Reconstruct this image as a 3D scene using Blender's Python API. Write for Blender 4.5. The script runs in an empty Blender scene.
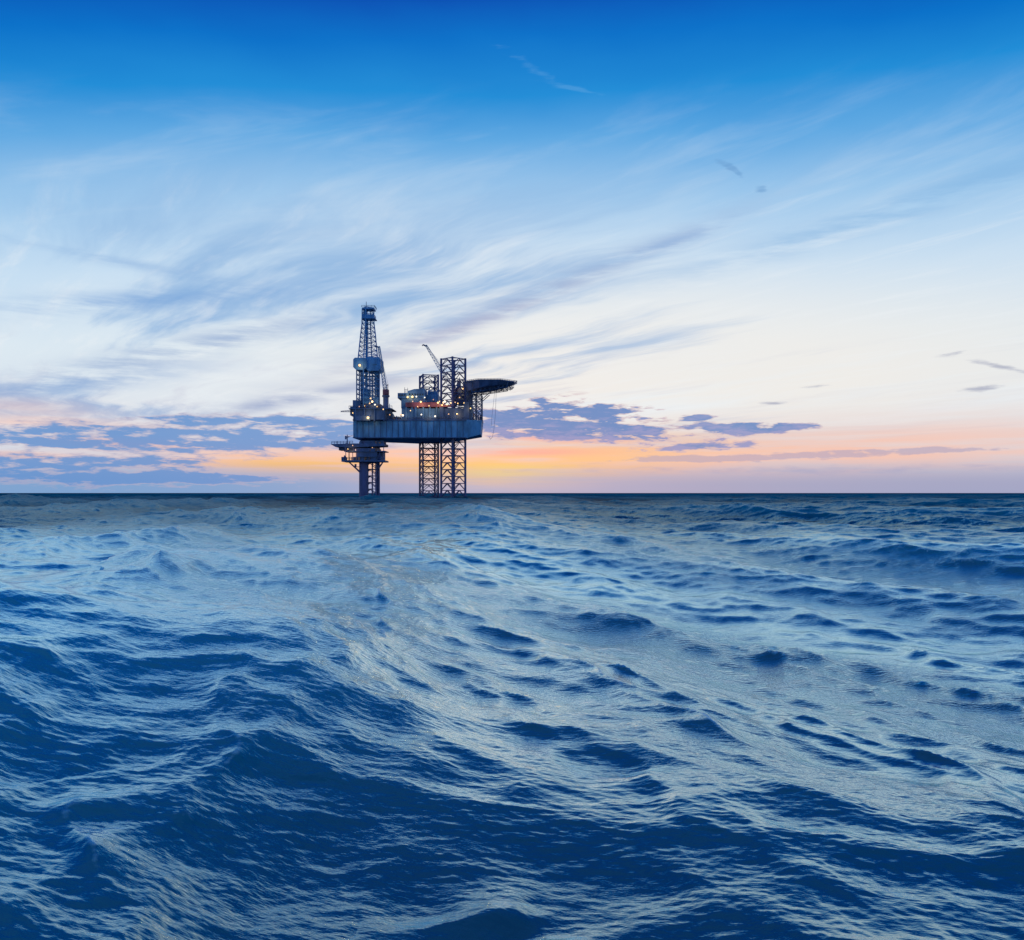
import bpy, math, random
import numpy as np
from mathutils import Vector, Matrix
random.seed(7)
rng = np.random.default_rng(11)
scene = bpy.context.scene
COL = scene.collection
H_CAM = 1.95           # eye height above mean sea level (deck of a boat)
FPX = 850.0           # focal length in pixels of a 1024 px wide frame
HORIZON = 493.0

# ------------------------------------------------------------------ helpers
def lin(r, g, b):
    def f(c):
        c /= 255.0
        return c / 12.92 if c <= 0.04045 else ((c + 0.055) / 1.055) ** 2.4
    return (f(r), f(g), f(b))

def at(px, py, Y):
    return Vector(((px - 512) * Y / FPX, Y, H_CAM + (HORIZON - py) * Y / FPX))

def zp(zx, zy, Y):    # survey sheet of the rig: 4.585 units per photo pixel
    return at(320 + zx / 4.585, 295 + zy / 4.585, Y)

def tag(o, label=None, cat=None, group=None, kind=None):
    if label: o['label'] = label
    if cat: o['category'] = cat
    if group: o['group'] = group
    if kind: o['kind'] = kind
    return o

def empty(name, loc):
    o = bpy.data.objects.new(name, None)
    o.location = loc
    o.empty_display_size = 2
    COL.objects.link(o)
    return o

class MB:
    def __init__(s): s.v = []; s.f = []
    def poly(s, vs, fs):
        n = len(s.v); s.v += [tuple(p) for p in vs]
        s.f += [tuple(i + n for i in f) for f in fs]
    def box(s, a, b):
        x0, x1 = sorted((a[0], b[0])); y0, y1 = sorted((a[1], b[1])); z0, z1 = sorted((a[2], b[2]))
        s.poly([(x0,y0,z0),(x1,y0,z0),(x1,y1,z0),(x0,y1,z0),(x0,y0,z1),(x1,y0,z1),(x1,y1,z1),(x0,y1,z1)],
               [(0,3,2,1),(4,5,6,7),(0,1,5,4),(1,2,6,5),(2,3,7,6),(3,0,4,7)])
    def zbox(s, x0, x1, y0, y1, Y, d):
        p = zp(x0, y1, Y); q = zp(x1, y0, Y)
        s.box(p, (q.x, Y + d, q.z))
    def tube(s, a, b, r0, r1=None, n=8):
        a = Vector(a); b = Vector(b); r1 = r0 if r1 is None else r1
        d = (b - a).normalized()
        u = d.cross(Vector((0, 0, 1)))
        if u.length < 1e-3: u = Vector((1, 0, 0))
        u.normalize(); w = d.cross(u)
        vs = []
        for p, r in ((a, r0), (b, r1)):
            for i in range(n):
                t = 2 * math.pi * i / n
                vs.append(p + u * (r * math.cos(t)) + w * (r * math.sin(t)))
        fs = [(i, (i + 1) % n, n + (i + 1) % n, n + i) for i in range(n)]
        fs += [tuple(range(n - 1, -1, -1)), tuple(range(n, 2 * n))]
        s.poly(vs, fs)
    def prism(s, bottom, top):
        n = len(bottom)
        fs = [(i, (i + 1) % n, n + (i + 1) % n, n + i) for i in range(n)]
        fs += [tuple(range(n - 1, -1, -1)), tuple(range(n, 2 * n))]
        s.poly(list(bottom) + list(top), fs)
    def path(s, pts, r, n=6):
        for a, b in zip(pts, pts[1:]): s.tube(a, b, r, n=n)
    def build(s, name, mat, parent=None, smooth=False, label=None):
        me = bpy.data.meshes.new(name)
        me.from_pydata([tuple(v) for v in s.v], [], s.f)
        me.materials.append(mat); me.update()
        if smooth: me.polygons.foreach_set('use_smooth', [True] * len(me.polygons))
        o = bpy.data.objects.new(name, me)
        COL.objects.link(o)
        if parent is not None:
            o.parent = parent
            bpy.context.view_layer.update()
            o.matrix_parent_inverse = parent.matrix_world.inverted()
        if label: o['label'] = label
        return o

# ------------------------------------------------------------------ node expressions
class N:
    """tiny wrapper to write node maths as expressions"""
    def __init__(s, nt, sock): s.nt = nt; s.s = sock
    @staticmethod
    def m(nt, op, a, b=None, c=None, clamp=False):
        n = nt.nodes.new('ShaderNodeMath'); n.operation = op; n.use_clamp = clamp
        for i, x in enumerate((a, b, c)):
            if x is None: continue
            if isinstance(x, N): nt.links.new(x.s, n.inputs[i])
            else: n.inputs[i].default_value = x
        return N(nt, n.outputs[0])
    def __add__(s, o): return N.m(s.nt, 'ADD', s, o)
    __radd__ = __add__
    def __sub__(s, o): return N.m(s.nt, 'SUBTRACT', s, o)
    def __rsub__(s, o): return N.m(s.nt, 'SUBTRACT', o, s)
    def __mul__(s, o): return N.m(s.nt, 'MULTIPLY', s, o)
    __rmul__ = __mul__
    def __truediv__(s, o): return N.m(s.nt, 'DIVIDE', s, o)
    def __rtruediv__(s, o): return N.m(s.nt, 'DIVIDE', o, s)
    def exp(s): return N.m(s.nt, 'EXPONENT', s)
    def sqrt(s): return N.m(s.nt, 'SQRT', s)
    def abs(s): return N.m(s.nt, 'ABSOLUTE', s)
    def max(s, o): return N.m(s.nt, 'MAXIMUM', s, o)
    def min(s, o): return N.m(s.nt, 'MINIMUM', s, o)
    def clamp(s): return N.m(s.nt, 'ADD', s, 0.0, clamp=True)
    def step(s, a, b):
        n = s.nt.nodes.new('ShaderNodeMapRange'); n.interpolation_type = 'SMOOTHSTEP'
        s.nt.links.new(s.s, n.inputs['Value'])
        n.inputs['From Min'].default_value = a; n.inputs['From Max'].default_value = b
        return N(s.nt, n.outputs[0])

def vec(nt, x, y, z=0.0):
    n = nt.nodes.new('ShaderNodeCombineXYZ')
    for i, v in enumerate((x, y, z)):
        if isinstance(v, N): nt.links.new(v.s, n.inputs[i])
        else: n.inputs[i].default_value = v
    return n.outputs[0]

def noise(nt, v, scale=1.0, detail=4.0, rough=0.55, dist=0.0):
    n = nt.nodes.new('ShaderNodeTexNoise')
    nt.links.new(v, n.inputs['Vector'])
    n.inputs['Scale'].default_value = scale; n.inputs['Detail'].default_value = detail
    n.inputs['Roughness'].default_value = rough; n.inputs['Distortion'].default_value = dist
    return N(nt, n.outputs[0])

def mixc(nt, fac, a, b, mode='MIX'):
    n = nt.nodes.new('ShaderNodeMix'); n.data_type = 'RGBA'; n.blend_type = mode; n.clamp_factor = True
    def put(x, i):
        if isinstance(x, N): nt.links.new(x.s, n.inputs[i])
        elif isinstance(x, (tuple, list)): n.inputs[i].default_value = (*x[:3], 1)
        elif isinstance(x, (int, float)): n.inputs[i].default_value = x
        else: nt.links.new(x, n.inputs[i])
    put(fac, 0); put(a, 6); put(b, 7)
    return n.outputs[2]

def ramp(nt, x, stops):
    n = nt.nodes.new('ShaderNodeValToRGB'); cr = n.color_ramp
    cr.interpolation = 'EASE' if False else 'LINEAR'
    while len(cr.elements) < len(stops): cr.elements.new(0.5)
    for e, (p, c) in zip(cr.elements, stops):
        e.position = p
    for e, (p, c) in zip(cr.elements, stops):
        e.color = (*c, 1)
    nt.links.new(x.s, n.inputs[0])
    return n.outputs[0]

# ------------------------------------------------------------------ sky (world)
SUN_AZ = math.radians(-1.6)    # sun just right of the legs, behind the low cloud bank
SUN_EL = math.radians(2.0)
world = bpy.data.worlds.new("World"); scene.world = world; world.use_nodes = True
nt = world.node_tree; nt.nodes.clear()
tc = nt.nodes.new('ShaderNodeTexCoord')
sp = nt.nodes.new('ShaderNodeSeparateXYZ'); nt.links.new(tc.outputs['Generated'], sp.inputs[0])
X, Y_, Z_ = (N(nt, sp.outputs[i]) for i in range(3))
hor = (X * X + Y_ * Y_).sqrt().max(0.0001)
T = Z_ / hor                                     # tangent of the elevation
A = N.m(nt, 'ARCTAN2', X, Y_)                    # azimuth
def AZ(px): return math.atan((px - 512) / FPX)
def EL(px, py): return (HORIZON - py) / FPX * math.cos(AZ(px))

# low sheared coordinates for cloud noise
Tp = T.max(0.0)
inv = 1.0 / (Tp + 0.035)
PX = N.m(nt, 'SINE', A) * inv
PY = N.m(nt, 'COSINE', A) * inv
dx, dy = 0.60, -0.80                             # drift of the high cirrus
S = PX * dx + PY * dy
C = PX * (-dy) + PY * dx
warp = noise(nt, vec(nt, PX * 0.22, PY * 0.22, 1.7), 1.0, 3, 0.5)
warp2 = noise(nt, vec(nt, PX * 0.9, PY * 0.9, 5.1), 1.0, 3, 0.5)
cir1 = noise(nt, vec(nt, S * 0.16 + 3.0, C * 0.75 + warp * 2.0 + warp2 * 0.35, 0.3), 1.0, 6, 0.60)
cir2 = noise(nt, vec(nt, S * 0.45 + 9.0, C * 2.2 + warp * 3.0 + warp2 * 0.8, 4.3), 1.0, 6, 0.62)
patch = noise(nt, vec(nt, PX * 0.30 + 2.0, PY * 0.30, 8.0), 1.0, 3, 0.5)
soft = noise(nt, vec(nt, A * 2.4, T * 5.0, 2.0), 1.0, 4, 0.5)

a2 = (A - AZ(560)) * (A - AZ(560))
Tg = (T + (a2 * 0.14).min(0.16) + (soft - 0.5) * 0.08).max(0.0)
TMAX = 1.6
stops = [(0.000, (140,176,214)), (0.030, (164,188,220)), (0.075, (206,215,233)), (0.12, (223,232,243)),
         (0.19, (222,237,248)), (0.27, (200,226,248)), (0.345, (156,202,241)), (0.42, (94,171,231)),
         (0.475, (30,144,220)), (0.53, (0,116,206)), (0.585, (0,80,184)), (0.80, (6,94,184)), (1.6, (36,120,198))]
sky = ramp(nt, (Tg * (1 / TMAX)).clamp(), [(p / TMAX, lin(*c)) for p, c in stops])

def gauss(a0, t0, sa, st, tilt=0.0):
    da = A - a0
    u = da * (1 / sa)
    v = (T - t0 - da * tilt) * (1 / st)
    return (u * u + v * v).__mul__(-1.0).exp()
def gpx(px, py, w, h, tilt=0.0):
    """soft patch centred on a direction; w,h half sizes in photo pixels"""
    return gauss(AZ(px), EL(px, py), w / FPX, h / FPX, tilt)

# creamy light right of the rig
cream = (gpx(740, 380, 420, 75) + gpx(560, 330, 230, 60) * 0.5).clamp()
sky = mixc(nt, cream * 0.8, sky, lin(249, 243, 235))
# blue-grey streaks in the cirrus veil
veil = T.step(0.02, 0.10) * (1.0 - Tg.step(0.26, 0.42))
sky = mixc(nt, (gpx(430, 262, 260, 60) * 0.3 + gpx(620, 330, 260, 50) * 0.3).clamp(), sky, lin(234, 242, 249))
bright = cir1.step(0.50, 0.72) * veil
sky = mixc(nt, bright * 0.75, sky, lin(238, 245, 250))
dark1 = (cir1 * 0.65 + cir2 * 0.35 + (patch - 0.5) * 0.35).step(0.50, 0.36) * veil
leftw = 1.0 - A.step(-0.05, 0.40) * 0.72
sky = mixc(nt, dark1 * leftw * 0.9, sky, lin(140, 183, 228))
mauve = cir2.step(0.50, 0.34) * veil * (1.0 - T.step(0.10, 0.24))
sky = mixc(nt, mauve * 0.2 * leftw, sky, lin(176, 172, 204))
fine = noise(nt, vec(nt, S * 1.3, C * 7.0 + warp2 * 1.5, 2.0), 1.0, 5, 0.6)
sky = mixc(nt, (fine.step(0.5, 0.75)) * veil * 0.35, sky, lin(244, 248, 251))
wisp = noise(nt, vec(nt, A * 3.2 + T * 3.0, T * 17.0 - A * 5.0, 7.0), 1.0, 5, 0.6, 0.4)
sky = mixc(nt, wisp.step(0.46, 0.74) * Tg.step(0.20, 0.32) * (1.0 - Tg.step(0.40, 0.50)) * 0.2, sky, lin(226, 238, 248))
# individual streaks
stn = noise(nt, vec(nt, A * 9.0, T * 60.0, 3.0), 1.0, 5, 0.6)
def streak(px, py, w, h, tilt, col, amt):
    global sky
    g = gpx(px, py, w, h, tilt) * stn.step(0.30, 0.62)
    sky = mixc(nt, g * amt, sky, lin(*col))
streak(520, 298, 190, 11, 0.37, (160, 186, 222), 0.7)
streak(455, 330, 120, 8, 0.38, (166, 172, 206), 0.7)
streak(670, 243, 60, 7, 0.30, (140, 176, 222), 0.7)
streak(300, 398, 170, 7, 0.22, (150, 168, 208), 0.75)
streak(150, 300, 130, 10, 0.16, (128, 172, 224), 0.75)
streak(180, 350, 150, 12, 0.30, (146, 174, 216), 0.8)
streak(60, 385, 110, 9, 0.18, (136, 172, 220), 0.8)
streak(880, 215, 200, 14, 0.22, (120, 176, 226), 0.5)
streak(120, 262, 110, 5, -0.10, (140, 180, 226), 0.55)
# sunset light between the cloud bank and the horizon
ln = noise(nt, vec(nt, A * 5.0 + 4.0, T * 85.0, 6.0), 1.0, 5, 0.55)
pink = (gpx(330, 462, 170, 13) + gpx(620, 462, 330, 20) + gpx(20, 455, 50, 3.5) * 0.9 + gpx(125, 443, 60, 5) * 0.9
        + gpx(930, 440, 230, 22) * 0.55 + gpx(60, 424, 90, 5) * 0.5 + gpx(10, 410, 70, 12) * 0.4)
sky = mixc(nt, (pink * (0.55 + ln.step(0.30, 0.62) * 0.6)).clamp() * 0.9, sky, lin(251, 200, 182))
gold = gpx(470, 472, 130, 12) + gpx(300, 464, 85, 7) * 0.8 + gpx(600, 452, 120, 20) * 0.45
sky = mixc(nt, (gold * (0.3 + ln.step(0.40, 0.57) * 0.9)).clamp() * 0.9, sky, lin(255, 196, 108))
core = gpx(508, 473, 62, 8.5) * (0.55 + ln.step(0.36, 0.6) * 0.5)
sky = mixc(nt, core.clamp() * 0.95, sky, lin(255, 222, 106))
ros = gpx(545, 437, 80, 5, -0.06) + gpx(520, 452, 70, 4)
sky = mixc(nt, (ros * ln.step(0.3, 0.6)).clamp() * 0.75, sky, lin(248, 164, 164))
# bluish dust of air along the horizon
airl = (1.0 - T.step(0.008, 0.042)) * (1.0 - gpx(480, 486, 110, 14) * 0.4)
sky = mixc(nt, airl * 0.9, sky, mixc(nt, A.step(-0.34, 0.22), lin(114, 162, 212), lin(164, 167, 200)))
# low broken cloud bank
bn = noise(nt, vec(nt, A * 11.0 + 1.2, T * 62.0 + A * 4.0, 11.0), 1.0, 5, 0.62, 0.3)
bn2 = noise(nt, vec(nt, A * 38.0, T * 190.0, 3.3), 1.0, 4, 0.6, 0.2)
nz = bn * 0.55 + bn2 * 0.45 - 0.5
def bank(patches, col, amt, thr=0.42, w=0.46, k=4.8, rim=0.0):
    global sky
    g = None
    for p in patches:
        e = gpx(*p[:4], p[4] if len(p) > 4 else 0.0)
        e = e * p[5] if len(p) > 5 else e
        g = e if g is None else g + e
    m = (g.min(1.0) + nz * k).step(thr, thr + w) * g.step(0.03, 0.30)
    sky = mixc(nt, m * amt, sky, col)
    if rim: sky = mixc(nt, m * (1.0 - m) * 4.0 * rim, sky, lin(252, 208, 190))
    return m
bcol = mixc(nt, (bn2 + (0.075 - T) * 6.0).step(0.42, 0.72), lin(88, 134, 198), lin(144, 152, 204))
# left: broad blue bank with rosy gaps
bank([(60, 438, 130, 10), (230, 440, 150, 14, 0.03), (90, 462, 120, 7), (190, 420, 90, 6), (330, 428, 60, 12), (40, 478, 160, 9), (220, 478, 90, 5)], lin(98, 150, 212), 0.92, 0.40, 0.60, 4.0, rim=0.22)
# right of the rig: purple-blue cumulus
m = bank([(545, 410, 60, 12), (515, 428, 60, 14), (612, 415, 42, 7), (640, 437, 62, 9), (580, 428, 55, 9)], bcol, 0.95, rim=0.35)
bank([(745, 429, 42, 7), (698, 418, 20, 4), (690, 446, 60, 5), (760, 427, 60, 4)], bcol, 0.9, rim=0.25)
bank([(800, 456, 130, 3.2, 0.02), (690, 459, 70, 3.0), (890, 451, 80, 2.4)], lin(160, 160, 198), 0.55, 0.40)
bank([(800, 470, 330, 6)], lin(156, 164, 204), 0.5, 0.36, 1.6)
bank([(960, 352, 24, 2.6, 0.16), (984, 388, 20, 3.2, 0.10), (1008, 368, 34, 3.0, -0.30), (770, 403, 14, 2), (815, 386, 16, 1.8, 0.03)], lin(150, 156, 186), 0.65, 0.38, 0.9, 3.8)
bank([(722, 163, 11, 5, -0.5), (738, 173, 9, 5, -0.9), (762, 189, 7, 5)], lin(98, 152, 206), 0.5, 0.5, 0.7, 3.0)
bank([(530, 66, 34, 7, -0.55), (580, 90, 40, 3, -0.25)], lin(120, 186, 236), 0.25, 0.4, 0.9, 4.0)
# broken cloud overhead, out of view, added to vary the sea's reflections
over = noise(nt, vec(nt, X * 3.2, Y_ * 3.2, Z_ * 3.2), 1.0, 4, 0.55)
sky = mixc(nt, Z_.step(0.58, 0.75) * over.step(0.35, 0.65) * 0.12, sky, lin(130, 186, 228))
below = Z_.step(0.0, -0.02)
sky = mixc(nt, below, sky, lin(20, 66, 112))

nish = nt.nodes.new('ShaderNodeTexSky'); nish.sky_type = 'NISHITA'; nish.sun_disc = False
nish.sun_elevation = SUN_EL; nish.sun_rotation = SUN_AZ
nish.air_density = 1.0; nish.dust_density = 0.6; nish.ozone_density = 2.0
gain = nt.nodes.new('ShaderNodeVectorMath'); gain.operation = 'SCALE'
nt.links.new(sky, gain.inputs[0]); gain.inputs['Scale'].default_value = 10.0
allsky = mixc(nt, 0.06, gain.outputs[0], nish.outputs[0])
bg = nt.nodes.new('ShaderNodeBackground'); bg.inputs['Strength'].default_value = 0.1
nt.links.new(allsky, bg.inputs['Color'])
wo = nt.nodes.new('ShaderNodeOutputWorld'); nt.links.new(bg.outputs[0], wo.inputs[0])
world.cycles.sampling_method = 'NONE'

sl = bpy.data.lights.new('sun', 'SUN'); sl.energy = 0.03; sl.angle = math.radians(16); sl.color = (1.0, 0.72, 0.48)
so = bpy.data.objects.new('sun', sl); COL.objects.link(so)
sd = Vector((math.sin(SUN_AZ) * math.cos(SUN_EL), math.cos(SUN_AZ) * math.cos(SUN_EL), math.sin(SUN_EL)))
so.rotation_euler = sd.to_track_quat('Z', 'Y').to_euler(); so.location = (0, 50, 80)

# ------------------------------------------------------------------ sea
def spectrum_tile(Nn, L, lmin, lmax, wind, spread, rms_slope, seed, slope_pow=4.0):
    """one periodic tile of a band of wind waves; returns height, chop x/y, slope x/y"""
    r = np.random.default_rng(seed)
    k1 = np.fft.fftfreq(Nn, L / Nn) * 2 * np.pi
    kx, ky = np.meshgrid(k1, k1, indexing='xy')
    k = np.hypot(kx, ky); k[0, 0] = 1e-6
    wd = np.array(wind) / np.hypot(*wind)
    cosb = (kx * wd[0] + ky * wd[1]) / k
    P = k ** (-slope_pow) * np.maximum(np.abs(cosb), 0.0) ** spread
    P = P + 0.015 * k ** (-slope_pow)
    kmin, kmax = 2 * np.pi / lmax, 2 * np.pi / lmin
    band = 1 / (1 + (kmin / k) ** 8) / (1 + (k / kmax) ** 8)
    P = P * band; P[0, 0] = 0
    hk = np.sqrt(P) * (r.normal(size=k.shape) + 1j * r.normal(size=k.shape))
    f = lambda s: np.real(np.fft.ifft2(s))
    h = f(hk)
    sx, sy = f(1j * kx * hk), f(1j * ky * hk)
    dxx, dyy = f(1j * kx / k * hk), f(1j * ky / k * hk)
    jxx, jyy, jxy = f(kx * kx / k * hk), f(ky * ky / k * hk), f(kx * ky / k * hk)
    q = rms_slope / np.sqrt(np.mean(sx ** 2 + sy ** 2))
    return dict(L=L, N=Nn, f=[(a * q).astype(np.float32) for a in (h, dxx, dyy, sx, sy, jxx, jyy, jxy)])

def sample(tile, x, y, which, rot):
    c, s = math.cos(rot), math.sin(rot)
    Nn, L = tile['N'], tile['L']
    u = ((c * x + s * y) / L * Nn); v = ((-s * x + c * y) / L * Nn)
    iu = np.floor(u); iv = np.floor(v); fu = (u - iu).astype(np.float32); fv = (v - iv).astype(np.float32)
    iu = iu.astype(np.int64) % Nn; iv = iv.astype(np.int64) % Nn
    iu1 = (iu + 1) % Nn; iv1 = (iv + 1) % Nn
    fu = fu * fu * (3 - 2 * fu) * 0.35 + fu * 0.65; fv = fv * fv * (3 - 2 * fv) * 0.35 + fv * 0.65
    out = []
    for w in which:
        g = tile['f'][w]
        out.append((g[iv, iu] * (1 - fu) + g[iv, iu1] * fu) * (1 - fv) + (g[iv1, iu] * (1 - fu) + g[iv1, iu1] * fu) * fv)
    return out

# radial rows: as fine as the picture needs near by, growing with distance
rows = [0.0]
r = 0.6
while r < 60000:
    rows.append(r)
    if r < 2.6: dr = 0.06
    else:
        dr = max(0.013, 0.75 * r * r / (FPX * H_CAM))
        dr = min(dr, 0.11 + 0.0014 * r if r < 60 else max(0.20, 0.0030 * r))
        if r > 3000: dr = r * 0.012
        if r > 12000: dr = r * 0.12
    r += dr
rows = np.array(rows[1:])
fov = math.radians(40)
az_f = np.linspace(-fov, fov, 1150)
az_b = np.linspace(fov, 2 * math.pi - fov, 150)[1:-1]
az = np.concatenate([az_f, az_b])
R, TH = np.meshgrid(rows, az, indexing='ij')
x0 = (R * np.sin(TH)).ravel(); y0 = (R * np.cos(TH)).ravel(); rr = R.ravel()
print('sea grid', R.shape, R.size)
WIND = (0.95, 0.26)
SEED2 = 25
bands = [  # tile, distances between which it stops being real geometry, chop, rotation
    (spectrum_tile(512, 640.0, 10.0, 60.0, WIND, 8, 0.088, SEED2), 420, 9000, 1.0, 0.0),
    (spectrum_tile(512, 131.0, 1.8, 10.0, WIND, 12, 0.148, SEED2, 3.6), 400, 2500, 1.5, 0.06),
    (spectrum_tile(512, 61.0, 0.5, 3.6, (-0.25, -0.96), 2, 0.085, 17, 3.1), 150, 600, 1.5, 0.03),
    (spectrum_tile(512, 41.0, 0.4, 1.8, (0.70, 0.30), 2, 0.088, 5, 2.9), 70, 260, 1.4, -0.05),
    (spectrum_tile(1024, 13.0, 0.05, 0.4, (-0.30, -0.95), 2, 0.105, 9, 2.5), 24, 80, 0.9, 0.05),
]
hz = np.zeros(x0.size, np.float64); ox = np.zeros_like(hz); oy = np.zeros_like(hz)
slx = np.zeros_like(hz); sly = np.zeros_like(hz)
jac = np.zeros_like(hz); lost = np.zeros_like(hz)

# the swell that rolls past the boat: ridges whose crests run away from the camera
def ridge(pts, amp, wf, wb, foam=0.0, zc=0.0):
    """sharp crest along a line of picture directions met by the mean water level; wf/wb widths of its flanks"""
    P = np.array([((px - 512) * (H_CAM - zc) / (py - HORIZON), FPX * (H_CAM - zc) / (py - HORIZON)) for px, py in pts], float)
    # round the corners
    for _ in range(2):
        Q = [P[0]]
        for a, c in zip(P[:-1], P[1:]): Q += [a * .75 + c * .25, a * .25 + c * .75]
        P = np.array(Q + [P[-1]])
    near = (x0 > P[:, 0].min() - 3) & (x0 < P[:, 0].max() + 3) & (y0 > P[:, 1].min() - 3) & (y0 < P[:, 1].max() + 3)
    xs, ys = x0[near], y0[near]
    xs = xs + 0.10 * np.sin(ys * 3.1 + xs * 1.3) + 0.05 * np.sin(ys * 7.7 + 1.0)
    b = np.full(xs.size, 1e9); sd_ = np.zeros(xs.size); ww = np.zeros(xs.size)
    segs = np.hypot(*(P[1:] - P[:-1]).T); tot = segs.sum(); acc = 0
    for a, c, sl_ in zip(P[:-1], P[1:], segs):
        d = (c - a) / sl_
        t = np.clip((xs - a[0]) * d[0] + (ys - a[1]) * d[1], 0, sl_)
        qx, qy = xs - a[0] - d[0] * t, ys - a[1] - d[1] * t
        dist = np.hypot(qx, qy); m = dist < b
        b[m] = dist[m]; sd_[m] = (d[0] * qy - d[1] * qx)[m]; ww[m] = ((acc + t) / tot)[m]
        acc += sl_
    w = np.where(sd_ > 0, wf, wb)
    env = np.sin(np.pi * np.clip(ww, 0.0, 1)) ** 0.7 * (0.75 + 0.25 * np.sin(ww * 17.0 + amp * 40))
    hz[near] += 1.5 * amp * np.exp(-(b / w) ** 1.25) * env
    jac[near] += foam * np.exp(-(b / 0.035) ** 2) * env
RIDGES = [
    ([(325, 690), (345, 735), (385, 775), (405, 815)], 0.050, 0.30, 0.12, 0.7),
    ([(255, 792), (300, 810), (345, 845), (372, 885)], 0.060, 0.30, 0.10, 0.8),
    ([(590, 862), (690, 850), (740, 875), (800, 910)], 0.06, 0.32, 0.12, 0.6),
    ([(70, 590), (135, 574), (200, 603)], 0.20, 0.8, 0.7),
]
for rg in RIDGES: ridge(*rg)
rr2 = random.Random(5)
for k in range(17):      # wind rows: many short crests lying side by side, running past the boat
    c = -1.2 + k * 0.62 + rr2.uniform(-0.3, 0.3)
    d1 = rr2.uniform(4.4, 11.0); ln_ = rr2.uniform(2.2, 7.0) + d1 * 0.25
    pts = []
    for i in range(6):
        d = d1 + ln_ * (1 - i / 5)
        xg = c + 2.1 - 0.27 * (d - 6.0) + rr2.uniform(-0.12, 0.12)
        pts.append((512 + FPX * xg / d, HORIZON + FPX * H_CAM / d))
    sc = 0.6 + 0.05 * d1
    ridge(pts, rr2.uniform(0.035, 0.075) * sc, rr2.uniform(0.3, 0.55) * sc, rr2.uniform(0.10, 0.18) * sc, rr2.choice([0, 0, 0.4, 0.7]))
def swell(xc, yc, bend, sx, amp, far_w, near_w):
    global hz
    dy = y0 - (yc - bend * (x0 - xc) ** 2)
    hz = hz + amp * np.exp(-np.abs(dy / np.where(dy > 0, far_w, near_w)) ** 1.7) * np.exp(-((x0 - xc) / sx) ** 4)
swell(-4.2, 9.6, 0.08, 3.8, 0.58, 2.2, 4.4)
swell(4.2, 3.2, -0.02, 4.6, 0.45, 7.0, 1.1)

for tile, d0, d1, chop, rot in bands:
    w = np.clip((np.log(d1) - np.log(np.maximum(rr, 1e-3))) / (np.log(d1) - np.log(d0)), 0, 1)
    w = w * w * (3 - 2 * w)
    h, cx, cy, gx, gy, jx, jy, jm = sample(tile, x0, y0, range(8), rot)
    c, s = math.cos(rot), math.sin(rot)
    hz += h * w
    ox += chop * w * (c * cx - s * cy); oy += chop * w * (s * cx + c * cy)
    g1, g2 = c * gx - s * gy, s * gx + c * gy
    ki = [b_[0] is tile for b_ in bands].index(True)
    kr = (1.0, 1.0, 0.9, 0.8, 0.5)[ki]
    slx += kr * g1 * (1 - w); sly += kr * g2 * (1 - w)
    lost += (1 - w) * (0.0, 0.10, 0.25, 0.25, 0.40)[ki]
    jac += (jx + jy) * w ** 2
co = np.empty((x0.size, 3), np.float32)
# calm the patch right under the boat so the hull's eye point stays dry; earth curvature far out
calm = np.clip((rr - 0.8) / 2.2, 0, 1)
co[:, 0] = x0 + ox * calm; co[:, 1] = y0 + oy * calm
co[:, 2] = hz * calm
nr, na = R.shape
idx = np.arange(nr * na).reshape(nr, na)
a = idx[:-1]; b = idx[1:]
quads = np.stack([a, np.roll(a, -1, 1), np.roll(b, -1, 1), b], -1).reshape(-1, 4)
# centre fan
centre = nr * na
co = np.vstack([co, [[0, 0, float(co[:na, 2].mean())]]]).astype(np.float32)
fan = np.stack([np.full(na, centre), idx[0], np.roll(idx[0], -1)], -1)[:, ::-1]
me = bpy.data.meshes.new('sea')
me.vertices.add(len(co)); me.vertices.foreach_set('co', co.ravel())
nl = quads.size + fan.size
me.loops.add(nl); me.loops.foreach_set('vertex_index', np.concatenate([quads.ravel(), fan.ravel()]).astype(np.int32))
npoly = len(quads) + len(fan)
me.polygons.add(npoly)
ls = np.concatenate([np.arange(len(quads)) * 4, len(quads) * 4 + np.arange(len(fan)) * 3]).astype(np.int32)
me.polygons.foreach_set('loop_start', ls)
me.polygons.foreach_set('use_smooth', np.ones(npoly, dtype=bool))
me.update(calc_edges=True)
at_ = me.attributes.new('ripple', 'FLOAT_VECTOR', 'POINT')
rip = np.zeros((len(co), 3), np.float32); rip[:-1, 0] = slx; rip[:-1, 1] = sly
at_.data.foreach_set('vector', rip.ravel())
fo = me.attributes.new('foam', 'FLOAT', 'POINT')
fv = np.zeros(len(co), np.float32); fv[:-1] = jac
fo.data.foreach_set('value', fv)
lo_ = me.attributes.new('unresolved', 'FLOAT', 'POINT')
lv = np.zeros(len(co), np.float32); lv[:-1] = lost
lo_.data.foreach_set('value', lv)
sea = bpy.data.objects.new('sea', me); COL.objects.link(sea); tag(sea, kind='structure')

wm = bpy.data.materials.new('sea_water'); wm.use_nodes = True
t = wm.node_tree; t.nodes.clear()
geo = t.nodes.new('ShaderNodeNewGeometry')
ra = t.nodes.new('ShaderNodeAttribute'); ra.attribute_name = 'ripple'
sub = t.nodes.new('ShaderNodeVectorMath'); sub.operation = 'SUBTRACT'
t.links.new(geo.outputs['Normal'], sub.inputs[0]); t.links.new(ra.outputs['Vector'], sub.inputs[1])
nrm = t.nodes.new('ShaderNodeVectorMath'); nrm.operation = 'NORMALIZE'; t.links.new(sub.outputs[0], nrm.inputs[0])
spx = t.nodes.new('ShaderNodeSeparateXYZ'); t.links.new(geo.outputs['Position'], spx.inputs[0])
wx, wy, wz = (N(t, spx.outputs[i]) for i in range(3))
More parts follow.
